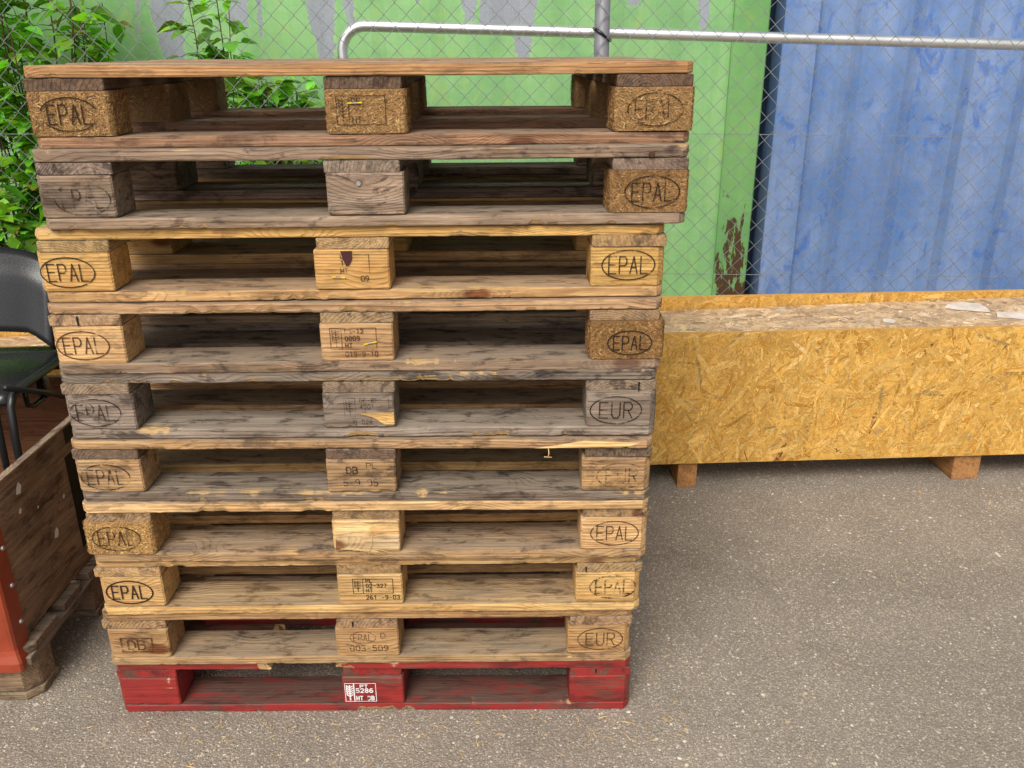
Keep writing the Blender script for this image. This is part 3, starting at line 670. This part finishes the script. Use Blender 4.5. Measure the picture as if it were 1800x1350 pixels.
def crack(k, i, x, z0, z1):
    s = [o for o in pallets[k].children if o.name.startswith('stringer_board')]; s.sort(key=lambda o: o.location.x)
    q = MB(); q.add([(x, 0, z0), (x + .0025, 0, z0), (x + .0035, 0, z1), (x - .0005, 0, z1)], [(0, 1, 2, 3)])
    q.build('crack', BLACKPAINT, pallets[k], (FRONT_X[i] - .6, -.0008, .1001))
crack(9, 1, .038, .004, .019); crack(10, 2, .062, .008, .02); crack(8, 2, .02, .003, .016); crack(5, 2, .105, .0, .02); crack(4, 0, .06, .0, .02)

# ------------------------------------------------------------------ the left crate on its pallet
cp, _ = make_pallet('weathered pallet under the wooden crate with orange corners', (-.84, .065, 0), 0.0, (.27, .18, .115), (.33, .235, .15), (.24, .17, .12), 'wwww', (.6, .45, .65, .3), seed=31, ch=.03, chip=1.2)
del cp['group']
cr = thing('collar_crate', 'brown wooden crate with orange steel corner, left of the pallet stack', 'crate', (-.265, .063, .1445))
CW, CD, CH, TH = 1.17, .79, .40, .020
def wall(name, L, loc, rotz, col, al):
    m = MB(); hs = [0, .115, .255, CH]
    for a, b in zip(hs, hs[1:]): board(m, L, TH, b - a - .0015, 50, .35, z0=a, r=.0016, warp=.0006)
    return m.build(name, WOOD, cr, loc, rotz, (*col, al))
sp = wall('side_panel', CD, (-.002, .0, .004), math.pi/2, (.34, .215, .135), .48)
wall('rear_panel', CW - .05, (-CW, CD - .02, .004), 0, (.30, .13, .065), .05)
wall('front_panel', CW - .05, (-CW, .004, .004), 0, (.25, .14, .08), .2)
wall('side_panel', CD - .05, (-CW - .0, .03, .004), math.pi/2, (.24, .13, .075), .2)
# pressed steel corner: two flanges, a rounded edge and a flared skirt
b = MB(); prof = []
for (ox, oy) in ((-.075, -.004), (-.012, -.004), (-.004, -.002), (0.0, .004), (.0005, .012), (.0005, .052)): prof.append((ox, oy))
zs = [(-.052, .010), (-.030, .010), (-.012, .003), (0, 0), (.41, 0)]
vs = []
for z, fl in zs:
    for (x, y) in prof: vs.append((x + (fl if x > -.01 else fl*.2), y - (fl if y < .006 else fl*.2), z))
n = len(prof); fs = [(j*n+i, j*n+i+1, (j+1)*n+i+1, (j+1)*n+i) for j in range(len(zs)-1) for i in range(n-1)]
N0 = len(vs); vs += [(x - .0018, y + .0018, z) for (x, y, z) in vs]; fs += [tuple(reversed([i + N0 for i in f])) for f in fs]
for j in range(len(zs)-1):
    fs += [(j*n, (j+1)*n, (j+1)*n+N0, j*n+N0), (j*n+n-1, j*n+n-1+N0, (j+1)*n+n-1+N0, (j+1)*n+n-1)]
for i in range(n-1):
    fs += [(i, i+N0, i+1+N0, i+1)]; q = (len(zs)-1)*n; fs += [(q+i, q+i+1, q+i+1+N0, q+i+N0)]
b.add(vs, fs, smooth=False); bk = b.build('corner_bracket', ORANGE, cr, (.003, -.002, .006))
for z in (.055, .155, .255, .345):
    q = MB(); disc(q, 0, 0, 0, .0065, .004); o = q.build('screw', SCREW, bk, (.001, .038, z)); o.rotation_euler = (0, 0, math.pi/2)
for z0, z1, y0 in ((.355, .396, .395), (.055, .325, .375)):
    q = MB(); q.box(0, 0, 0, .002, .062, z1 - z0); q.build('hinge_band', BLACKPAINT, cr, (-.0018, y0, z0))
for y, z, s in ((.150, .352, .014), (.137, .300, .007), (.262, .165, .013), (.33, .235, .006), (.21, .27, .004)):
    q = MB(); q.add([(0, -s, -s*.6), (0, s*.3, -s), (0, s, .2*s), (0, .3*s, s*1.2), (0, -.5*s, .5*s)], [(0, 1, 2, 3, 4)]); q.build('torn_sticker', PAPER, cr, (.0008, y, z))
mk = Mark(); mk.oval(0, 0, .016, .020, .0016); mk.put('branded_mark', INK, cr, (.0012, .470, .338), .8, rotz=math.pi/2)
mk = Mark(); mk.text('IIII', 0, 0, .014, .008, .003); o = mk.put('branded_mark', INK, cr, (.0012, .315, .275), .8, rotz=math.pi/2)

# ------------------------------------------------------------------ stacking chairs inside the crate
def shell(mb, f, nu, nv, t):
    g = [[V(f(i/nu, j/nv)) for j in range(nv+1)] for i in range(nu+1)]
    vs = []; fs = []
    nr = []
    for i in range(nu+1):
        for j in range(nv+1):
            du = g[min(i+1, nu)][j] - g[max(i-1, 0)][j]; dv = g[i][min(j+1, nv)] - g[i][max(j-1, 0)]
            nr.append(du.cross(dv).normalized())
    flat = [p for r in g for p in r]; K = len(flat)
    vs = flat + [p - q*t for p, q in zip(flat, nr)]
    id = lambda i, j: i*(nv+1) + j
    for i in range(nu):
        for j in range(nv):
            fs.append((id(i,j), id(i+1,j), id(i+1,j+1), id(i,j+1))); fs.append((K+id(i,j), K+id(i,j+1), K+id(i+1,j+1), K+id(i+1,j)))
    for i in range(nu): fs += [(id(i,0), K+id(i,0), K+id(i+1,0), id(i+1,0)), (id(i,nv), id(i+1,nv), K+id(i+1,nv), K+id(i,nv))]
    for j in range(nv): fs += [(id(0,j), id(0,j+1), K+id(0,j+1), K+id(0,j)), (id(nu,j), K+id(nu,j), K+id(nu,j+1), id(nu,j+1))]
    mb.add(vs, fs, smooth=True)
def make_chair(label, loc, rotz):
    c = thing('stacking_chair', label, 'chair', loc, rotz)
    w = .235
    m = MB()
    def seat(u, v):
        x = (u*2-1); y = v*.40
        e = abs(x)**4
        return (x*w, y - .0 + .02*e, .500 - .012*(1-x*x) - .03*max(0, .12-v)/.12 - .016*e + .02*max(0, v-.8)/.2)
    shell(m, seat, 16, 12, .007); m.build('seat', BLACKP, c)
    m = MB()
    def back(u, v):
        x = (u*2-1)
        top = .285 - .04*abs(x)**3; bot = .060 - .045*max(0, abs(x)-.7)/.3
        z = bot + (top - bot)*v
        curl = .055*max(0, v-.72)/.28
        return (x*w*(.96 - .03*v), .405 + .10*v - .045*x*x + curl*.6, .500 + z)
    shell(m, back, 18, 12, .012); m.build('backrest', BLACKP, c)
    for s in (-1, 1):
        x = s*(w + .004)
        fr = [(x, .43, .012), (x, .41, .36), (x, .385, .460), (x, .36, .480), (x, .06, .480), (x, .025, .473), (x, .005, .450), (x, -.01, .36), (x, -.03, .012)]
        m = MB(); m.tube(fr, .0105, 10); m.build('leg_frame', BLACKM, c)
        m = MB(); m.tube([(x*.97, .37, .455), (x*.985, .42, .60), (x*.93, .455, .68)], .011, 8); m.build('back_support', BLACKM, c)
        m = MB(); m.tube([(x*1.0, .10, .480), (x, .10, .425), (x, .13, .412), (x, .19, .412), (x, .21, .425), (x, .21, .480)], .008, 8)
        m.box(x - .014, .20, .410, x + .014, .235, .475, .004); m.build('stacking_hook', BLACKP, c)
    m = MB(); m.tube([(w + .012, -.02, .512), (w + .016, .20, .43), (w + .012, .42, .335)], .008, 8); m.build('brace', BLACKM, c)
    m = MB(); m.tube([(w - .045, .03, .475), (w - .047, .02, .40), (w - .05, .0, .03)], .0095, 8); m.build('inner_leg', BLACKM, c)
    c.scale = (1, .80, 1)
    m = MB(); m.tube([(-w, .05, .463), (w, .05, .463)], .009, 8); m.tube([(-w, .35, .463), (w, .35, .463)], .009, 8); m.build('cross_bar', BLACKM, c)
    return c
make_chair('black plastic chair with steel legs standing inside the wooden crate', (-.640, .475, .146), 0.0)

# ------------------------------------------------------------------ long strand-board crate
yaw = math.atan2(.045, 1.15); OX, OY = -1.35, 1.102 - (1.44 + 1.35)*math.tan(yaw)
oc = thing('osb_crate', 'long yellow strand board crate on wooden feet behind the pallet stack', 'crate', (OX, OY, 0), yaw)
rg = random.Random(5); LEN = 4.75; HB, HT, DEP = .100, .580, .470
def panel(name, x0, y0, z0, x1, y1, z1, faces, par, pal=pal_osb, big=1.0, al=.12, rotang=None):
    m = MB(); m.box(x0, y0, z0, x1, y1, z1, 0, col=(.50, .27, .07)); m.col = [(.56, .30, .075)]*8
    A = rotang or (lambda g: g.gauss(math.radians(62), .75))
    for f in faces:
        if f == 'f': O_, U_, W_, w, h = (x0, y0, z0), (1,0,0), (0,0,1), x1-x0, z1-z0
        elif f == 'b': O_, U_, W_, w, h = (x1, y1, z0), (-1,0,0), (0,0,1), x1-x0, z1-z0
        elif f == 't': O_, U_, W_, w, h = (x0, y0, z1), (1,0,0), (0,1,0), x1-x0, y1-y0
        ar = w*h
        flakes(m, O_, U_, W_, w, h, int(ar*4200*big), (.04, .14), (.005, .018), pal, A, (.0002, .0010), rg)
        flakes(m, O_, U_, W_, w, h, int(ar*11000*big), (.010, .055), (.0008, .004), pal, lambda g: g.uniform(0, math.pi), (.0004, .0014), rg)
    return m.build(name, OSB, par, (0,0,0), 0, (1, 1, 1, al))
panel('front_panel', 0, 0, HB, LEN, .015, HT, 'f', oc)
panel('rear_panel', 0, DEP - .015, HB, LEN, DEP, HT - .002, 'f', oc, big=.7)
panel('end_panel', .003, .0155, HB + .02, .018, DEP - .0155, HT - .003, '', oc)
panel('end_panel', LEN - .018, .0155, HB + .02, LEN - .003, DEP - .0155, HT - .003, '', oc)
panel('floor_panel', .02, .0155, HB, LEN - .02, DEP - .0155, HB + .015, '', oc)
for fx, w in ((1.50, .068), (2.50, .098), (.55, .09), (-.45, .09)):
    m = MB(); lx = (fx - OX)/math.cos(yaw)
    board(m, .44, w, HB - .0015, 12, .2, r=.002); m.build('foot', WOOD, oc, (lx + w, .014, .0005), math.pi/2, (.47, .235, .085, .12))
m = MB()
for i in range(44):   # faint row of printed characters running up the board
    z = .02 + i*.0092
    if RND.random() < .8: m.add([(-.002, 0, z), (.002 + RND.uniform(0, .003), 0, z), (.002, 0, z + .004), (-.002, 0, z + .0045)], [(0, 1, 2, 3)])
m.build('printed_line', INK, oc, (1.688 - OX, -.0018, HB), 0, (1, 1, 1, .45))
# loose weathered sheet lying inside, its right end propped higher
sh = MB(); sh.box(0, 0, 0, 4.60, .425, .015, 0); sh.col = [(.45, .33, .23)]*8; sh.usecol = True
flakes(sh, (0,0,.015), (1,0,0), (0,1,0), 4.60, .425, 7500, (.03, .12), (.006, .03), pal_grey, lambda g: g.gauss(.3, .9), (.0002, .0012), rg)
flakes(sh, (0,0,.015), (1,0,0), (0,1,0), 4.60, .425, 9000, (.012, .04), (.0015, .006), pal_grey, lambda g: g.uniform(0, 3.14), (.0004, .0015), rg)
so = sh.build('osb_sheet', OSB, None, (0, 0, 0), 0, (1, 1, 1, .3))
tag(so, 'loose weathered strand board sheet lying inside the long yellow crate', 'board')
so.matrix_world = Matrix.Translation((OX, OY, 0)) @ Matrix.Rotation(yaw, 4, 'Z') @ Matrix.Translation((.07, .022, .440)) @ Matrix.Rotation(-.0200, 4, 'Y') @ Matrix.Rotation(math.radians(2.0), 4, 'X')
def scrap(px, py, pts, name='torn_label'):
    q = MB(); q.add([(a, b_, .0006*i) for i, (a, b_) in enumerate(pts)], [tuple(range(len(pts)))]); q.build(name, LABEL, so, (px, py, .0175))
scrap(3.84, .30, [(0, .03), (.03, .0), (.09, -.03), (.135, -.045), (.15, .0), (.145, .055), (.09, .075), (.03, .06)])
scrap(3.97, .20, [(0, 0), (.05, -.02), (.10, -.05), (.12, -.02), (.19, .0), (.22, .045), (.16, .06), (.10, .04), (.02, .045)])
scrap(3.55, .20, [(0, 0), (.025, -.02), (.05, .0), (.035, .03), (.01, .03)])
scrap(3.90, .045, [(0, 0), (.05, -.01), (.10, .02), (.12, .07), (.06, .05)])

# ------------------------------------------------------------------ chain-link fence
FY = 2.0
fe = thing('chain_link_fence', 'galvanised chain link fence running behind the pallets and crates', 'fence', (1.286, FY, 0))
pit = .0865; zmax = 2.25
m2 = MB(); x = -4.2; i = 0
while x < 4.6:
    pts = []; k = 0; z = .03
    while z < zmax:
        side = (1 if (k + i) % 2 else -1)
        pts.append((x + side*(pit*.25 + .0012), .0024*side + nz(x*3, z*3)*.004, z)); z += pit/2; k += 1
    m2.tube(pts, .0018, 5); x += pit/2; i += 1
m2.build('mesh', GALV, fe)
for z, dz in ((1.142, -.022), (.562, -.016), (1.76, -.01)):
    m = MB(); m.tube([(-4.2, .004, z + .022), (-1., .004, z + .006), (.3, .004, z - .004), (1.8, .004, z - .030), (4.6, .004, z - .06)], .0013, 5); m.build('tension_wire', GALV, fe)
for px in (0, -2.9, 2.9):
    m = MB(); m.tube([(px, .034, -.2), (px - .004, .034, 2.3)], .030, 20); m.tube([(px - .004, .034, 2.3), (px - .004, .034, 2.33)], [.033, .02], 16)
    po = m.build('post', POSTM, fe)
m = MB(); m.tube([( .033*math.cos(a), .034 + .033*math.sin(a), 1.512 - .022*math.cos(a)) for a in [2*math.pi*j/20 for j in range(21)]], .006, 8); m.build('strap', BLACKP, fe, (-.002, 0, 0))

# bent tube barrier leaning behind the fence
TY = 2.09
tb = MB(); pts = [(.252, TY, .02), (.255, TY, 1.43)]
for a in range(0, 95, 9):
    t_ = math.radians(a); pts.append((.255 + .095*(1 - math.cos(t_)), TY, 1.455 + .095*math.sin(t_)))
for f in range(1, 13): xx = .35 + f*.25; pts.append((xx, TY, 1.55 - (xx - .35)*.0325))
tb.tube(pts, .0215, 20)
t_ = thing('tube_barrier', 'bent silver steel tube barrier strapped to the fence post', 'barrier', (1.7, TY, 0))
for i in range(len(tb.v)): tb.v[i] = (tb.v[i][0] - 1.7, tb.v[i][1] - TY, tb.v[i][2])
tb.build('rail', ALU, t_)
m = MB(); m.tube([(1.65, 0, .02), (1.65, 0, 1.44)], .0215, 16); m.tube([(-1.445, 0, .35), (1.65, 0, .35)], .016, 12); m.build('lower_rail', ALU, t_)

# ------------------------------------------------------------------ containers
def peel(x, z):
    """where the green paint has flaked off: > .5 is bare metal"""
    zones = [(-.64, .085, .048, 1.40), (-.322, .062, .040, 1.56), (-.224, .014, .005, 1.49), (.064, .066, .030, 1.39), (.187, .033, .018, 1.55),
             (.735, .070, .02, 1.575), (.915, .135, .125, 1.53), (.985, .065, .03, 1.41), (1.50, .05, .03, 1.645), (1.82, .036, .012, 1.50), (-.79, .012, .004, 1.52), (.50, .02, .005, 1.66), (-1.25, .1, .05, 1.75)]
    best = 0
    for cx, wt, wb, zb in zones:
        t_ = (z - zb)/.28
        if t_ < -.15: continue
        w = wb + (wt - wb)*min(max(t_, 0), 1.6); c = cx + .02*nz(z*5, cx*9)
        s = min((w - abs(x - c))/.02, (z - zb)/.03, 2)
        best = max(best, .5 + .25*s)
    return max(0, min(1, best))
def container(name, label, x0, x1, y0, mat, depth, pelf=None, fine=None):
    t = thing(name, label, 'shipping container', ((x0+x1)/2, y0, 0)); cx = (x0+x1)/2
    H = 2.55; X0, X1 = x0 - cx, x1 - cx; post = .165
    per = .278; prof = [(0, 0), (.070, 0), (.138, depth), (.210, depth), (.278, 0)]
    def dep(x):
        q = x % per
        for a, b_ in zip(prof, prof[1:]):
            if a[0] <= q <= b_[0]: return a[1] + (b_[1]-a[1])*(q-a[0])/(b_[0]-a[0])
        return 0
    # corrugated long side
    m = MB(); xs = []; x = X0 + post
    a, b_ = (fine if fine else (9e9, -9e9))
    while x < X1 - post:
        xs.append(x); x += .011 if a < x + cx < b_ else .034
    xs.append(X1 - post)
    zs = [.14, .6, 1.0, 1.2] + [1.3 + .011*i for i in range(48)] + [1.9, 2.2, H - .10] if pelf else [.14, .8, 1.4, 2., H - .10]
    vs = []; fr = []
    for z in zs:
        for x in xs:
            vs.append((x, .024 + dep(x) + .0035*nz((x+cx)*1.7, z*1.3, 4), z)); fr.append(pelf(x + cx, z) if pelf else 0.)
    n = len(xs); fs = [(j*n+i, j*n+i+1, (j+1)*n+i+1, (j+1)*n+i) for j in range(len(zs)-1) for i in range(n-1)]
    m.add(vs, fs, fresh=fr); m.build('side_panel', mat, t, (0, 0, 0))
    for sx in (X0, X1 - post):
        for yy in (0, 2.27):
            m = MB(); m.box(sx, yy, 0.0, sx + post, yy + .165, H, .006); m.build('corner_post', mat, t, color=(.70, .80, .66, 1))
    for z0, z1 in ((.0, .14), (H - .10, H)):
        for yy in (.004, 2.30):
            m = MB(); m.box(X0 + post, yy, z0, X1 - post, yy + .08, z1, .003); m.build('rail', mat, t)
    m = MB(); m.box(X0 + .02, .10, H - .045, X1 - .02, 2.40, H - .012); m.build('roof', mat, t)
    for sx in (X0 + .03, X1 - .05):
        m = MB(); m.box(sx, .166, .05, sx + .02, 2.268, H - .05); m.build('end_wall', mat, t)
    m = MB(); m.box(X0 + post, 2.30, .14, X1 - post, 2.36, H - .10); m.build('rear_wall', mat, t)
    return t
GREEN = mat_container('green_container_paint', (.235, .475, .185, 1), (.30, .54, .225, 1), (.17, .385, .155, 1), (.36, .50, .15, 1))
# object coordinates of the green parts are centred on the container: give the rust and peel the same frame
BLUE = mat_container('blue_container_paint', (.155, .255, .48, 1), (.235, .315, .51, 1), (.075, .175, .43, 1), (.022, .12, .46, 1), bare=False)
GX0, GX1 = -3.93, 2.13
gc = container('shipping_container', 'green shipping container with flaking paint behind the fence', GX0, GX1, 2.70, GREEN, .013, peel, (-1.5, 2.1))
container('shipping_container', 'blue corrugated shipping container behind the fence on the right', 2.20, 8.26, 2.70, BLUE, .034)

# ------------------------------------------------------------------ plants
def leaf(mb, p, d, size, col, rg, droop=.4):
    d = V(d).normalized(); side = d.cross(V((0, 0, 1)))
    if side.length < .05: side = V((1, 0, 0))
    side.normalize(); up = side.cross(d).normalized()
    a = rg.uniform(-.6, .6); side = side*math.cos(a) + up*math.sin(a); up = side.cross(d).normalized()
    st_ = [(0, 0), (.10, .17), (.32, .33), (.55, .30), (.80, .15), (1.0, 0)]
    vs = []; L = size
    for t_, w in st_:
        c = V(p) + d*(t_*L) - V((0, 0, 1))*(droop*L*t_*t_*.5)
        k = rg.uniform(.92, 1.08)
        if w == 0: vs.append(c)
        else: vs += [c + side*w*L*k + up*w*L*.28, c, c - side*w*L*k + up*w*L*.28]
    fs = [(0, 1, 2), (0, 2, 3)]
    for j in range(3):
        o = 1 + 3*j; fs += [(o, o+3, o+4, o+1), (o+1, o+4, o+5, o+2)]
    fs += [(10, 13, 11), (11, 13, 12)]
    mb.add(vs, fs, col=col, smooth=True)
def shrub(label, base, stems, rg, size=(.05, .085), tone=(.085, .21, .022), leaves_per=26, name='leafy_shrub', cat='shrub', z0=.25):
    t = thing(name, label, cat, base); sm = MB(); lm = MB(); B = V(base)
    for (dx, dy, h, lean) in stems:
        p = V((dx*.35, dy*.35, 0)); pts = [p.copy()]; rad = []; n = 9
        for i in range(1, n+1):
            f = i/n; pts.append(V((dx*(.35 + .65*f) + lean*f*f + rg.uniform(-.02, .02), dy*(.35 + .65*f) + rg.uniform(-.02, .02), h*f)))
        sm.tube(pts, [.006*(1 - .7*i/n) for i in range(n+1)], 6)
        for _ in range(leaves_per):
            f = rg.uniform(z0, 1.0)**.8; i = min(int(f*n), n-1); q = pts[i].lerp(pts[i+1], f*n - i)
            a = rg.uniform(0, 6.283); out = V((math.cos(a), math.sin(a)*.7 - .25, rg.uniform(-.25, .55))).normalized()
            tw = q + out*rg.uniform(.02, .11)*(1.2 - .5*f)
            sm.tube([q, q.lerp(tw, .6) + V((0, 0, .006)), tw], .0014, 4)
            for k in range(rg.choice((1, 2, 3))):
                b = rg.uniform(-1, 1); dd = (out + V((rg.uniform(-.8, .8), rg.uniform(-.8, .3), rg.uniform(-.5, .4)))).normalized()
                g = rg.choice((.35, .5, .7, .85, 1, 1.15, 1.35)); c = (tone[0]*g*rg.uniform(.65, 1.3), tone[1]*g, tone[2]*g)
                if rg.random() < .04: c = (.33, .26, .06)
                leaf(lm, tw, dd, rg.uniform(*size)*rg.choice((.5, .75, 1, 1, 1.1)), c, rg)
    sm.build('stem', STEM, t); lm.build('foliage', LEAF, t)
    return t
rg = random.Random(21)
S = lambda n, wx, wy, h0, h1, g=rg: [(g.uniform(-wx, wx), g.uniform(-wy, wy), g.uniform(h0, h1), g.uniform(-.12, .12)) for _ in range(n)]
shrub('large dense green shrub behind the fence at the left edge', (-1.13, 2.34, 0), S(26, .40, .17, 1.35, 2.1), rg, (.06, .11), (.25, .54, .05), leaves_per=42)
shrub('low bright green shrub in front of the fence beside the chairs', (-1.12, 1.80, 0), S(13, .24, .10, .70, 1.08), rg, (.07, .11), (.22, .50, .04), 38)
shrub('tall thin leafy sapling standing before the flaked green paint', (-.30, 2.30, 0), [(0, 0, 1.86, .0), (.05, .02, 1.62, .02), (-.07, 0, 1.70, -.05)], rg, (.06, .10), (.24, .52, .05), 32, 'sapling', 'plant', .55)
shrub('small bushy plant seen through the gap under the top pallet', (-.09, 2.32, 0), S(14, .24, .12, 1.22, 1.42), rg, (.06, .10), (.24, .54, .05), 40, 'bushy_plant', 'plant')

# ------------------------------------------------------------------ ground, sky, light, camera
g = MB(); g.add([(-60, -60, 0), (60, -60, 0), (60, 60, 0), (-60, 60, 0)], [(0, 1, 2, 3)])
tag(g.build('ground', mat_asphalt()), kind='structure')

# grit, splinters and crumbs of wood lying about, thicker beside the pallets and the long crate
gm = MB(); gr_ = random.Random(77)
def crumb(x, y, sz, col, flat=.5):
    a = gr_.uniform(0, 6.28); e = gr_.uniform(.5, 1.2); vs = []
    for (px, py, pz) in ((1,0,0),(.3,.8,0),(-.7,.7,0),(-1,-.2,0),(-.2,-.9,0),(.7,-.6,0),(.5,.1,1),(-.3,.3,1.1),(-.1,-.4,.9)):
        q = sz*gr_.uniform(.8, 1.2); u_, v_ = px*q, py*q*e
        vs.append((x + u_*math.cos(a) - v_*math.sin(a), y + u_*math.sin(a) + v_*math.cos(a), .0008 + pz*sz*flat))
    gm.add(vs, [(6,7,8),(0,1,6),(1,2,7),(1,7,6),(2,3,7),(3,4,8),(3,8,7),(4,5,8),(5,0,6),(5,6,8)], col=col)
stone = [(.52,.49,.44),(.36,.33,.29),(.62,.60,.56),(.44,.33,.20),(.25,.23,.21)]
for _ in range(420):
    crumb(gr_.uniform(-.3, 2.9), gr_.uniform(-.35, 1.05), abs(gr_.gauss(0, .0016)) + .0012, gr_.choice(stone))
for _ in range(160):
    crumb(gr_.uniform(1.2, 3.0), 1.09 - abs(gr_.gauss(0, .10)), abs(gr_.gauss(0, .002)) + .0015, gr_.choice(stone + [(.5,.30,.10)]))
for _ in range(130):
    x_, y_ = (gr_.uniform(-.1, 1.3), -abs(gr_.gauss(0, .07)) - .005) if gr_.random() < .6 else (1.2 + abs(gr_.gauss(0, .10)), gr_.uniform(-.1, .9))
    a = gr_.uniform(0, 3.14); l = gr_.uniform(.006, .026); w_ = gr_.uniform(.0008, .002); ca, sa = math.cos(a), math.sin(a)
    b_ = gr_.uniform(.6, 1.1)
    gm.add([(x_ + p*ca - q*sa, y_ + p*sa + q*ca, z_) for (p, q, z_) in ((-l/2, -w_, .0012), (l/2, -w_*.4, .002), (l/2, w_*.4, .002), (-l/2, w_, .0012), (0, 0, .0035))], [(0,1,4),(1,2,4),(2,3,4),(3,0,4)], col=(.58*b_, .40*b_, .19*b_))
tag(gm.build('grit', OSB, color=(1, 1, 1, 0)), 'loose grit and wood splinters scattered over the worn asphalt', 'grit', kind='stuff')

w = bpy.data.worlds.new('World'); scene.world = w; w.use_nodes = True
nt = w.node_tree; bg = nt.nodes['Background']
sky = nt.nodes.new('ShaderNodeTexSky'); sky.sky_type = 'NISHITA'; sky.sun_disc = False
EL, AZ = math.radians(47), math.radians(200)     # direction towards the sun, clockwise from +Y
sky.sun_elevation = EL; sky.sun_rotation = AZ; sky.dust_density = 4; sky.air_density = 1.0
hs = nt.nodes.new('ShaderNodeHueSaturation'); hs.inputs['Saturation'].default_value = .06
nt.links.new(sky.outputs[0], hs.inputs['Color']); nt.links.new(hs.outputs[0], bg.inputs['Color'])
bg.inputs['Strength'].default_value = .078
sl = bpy.data.lights.new('sun', 'SUN'); sl.energy = 1.5; sl.angle = math.radians(30); sl.color = (1, .93, .82)
so_ = bpy.data.objects.new('sun', sl); COL.objects.link(so_)
dirv = V((math.sin(AZ)*math.cos(EL), math.cos(AZ)*math.cos(EL), math.sin(EL)))
so_.rotation_euler = dirv.to_track_quat('Z', 'Y').to_euler()

cam = bpy.data.cameras.new('camera'); cam.sensor_fit = 'HORIZONTAL'; cam.sensor_width = 36; cam.lens = 1523.1/1800*36; cam.clip_end = 300; cam.clip_start = .05
co = bpy.data.objects.new('camera', cam); COL.objects.link(co); scene.camera = co
ya, pi_, ro = math.radians(.50928), math.radians(21.13584), math.radians(-.36495)
f = V((math.sin(ya)*math.cos(pi_), math.cos(ya)*math.cos(pi_), -math.sin(pi_))); r = V((math.cos(ya), -math.sin(ya), 0)); u = r.cross(f)
r2 = r*math.cos(ro) + u*math.sin(ro); u2 = -r*math.sin(ro) + u*math.cos(ro)
co.matrix_world = Matrix(((r2.x, u2.x, -f.x, .889681), (r2.y, u2.y, -f.y, -1.62384519), (r2.z, u2.z, -f.z, 1.46120044), (0, 0, 0, 1)))
vs_ = scene.view_settings; vs_.view_transform = 'Standard'; vs_.look = 'None'; vs_.gamma = 1; vs_.exposure = .82
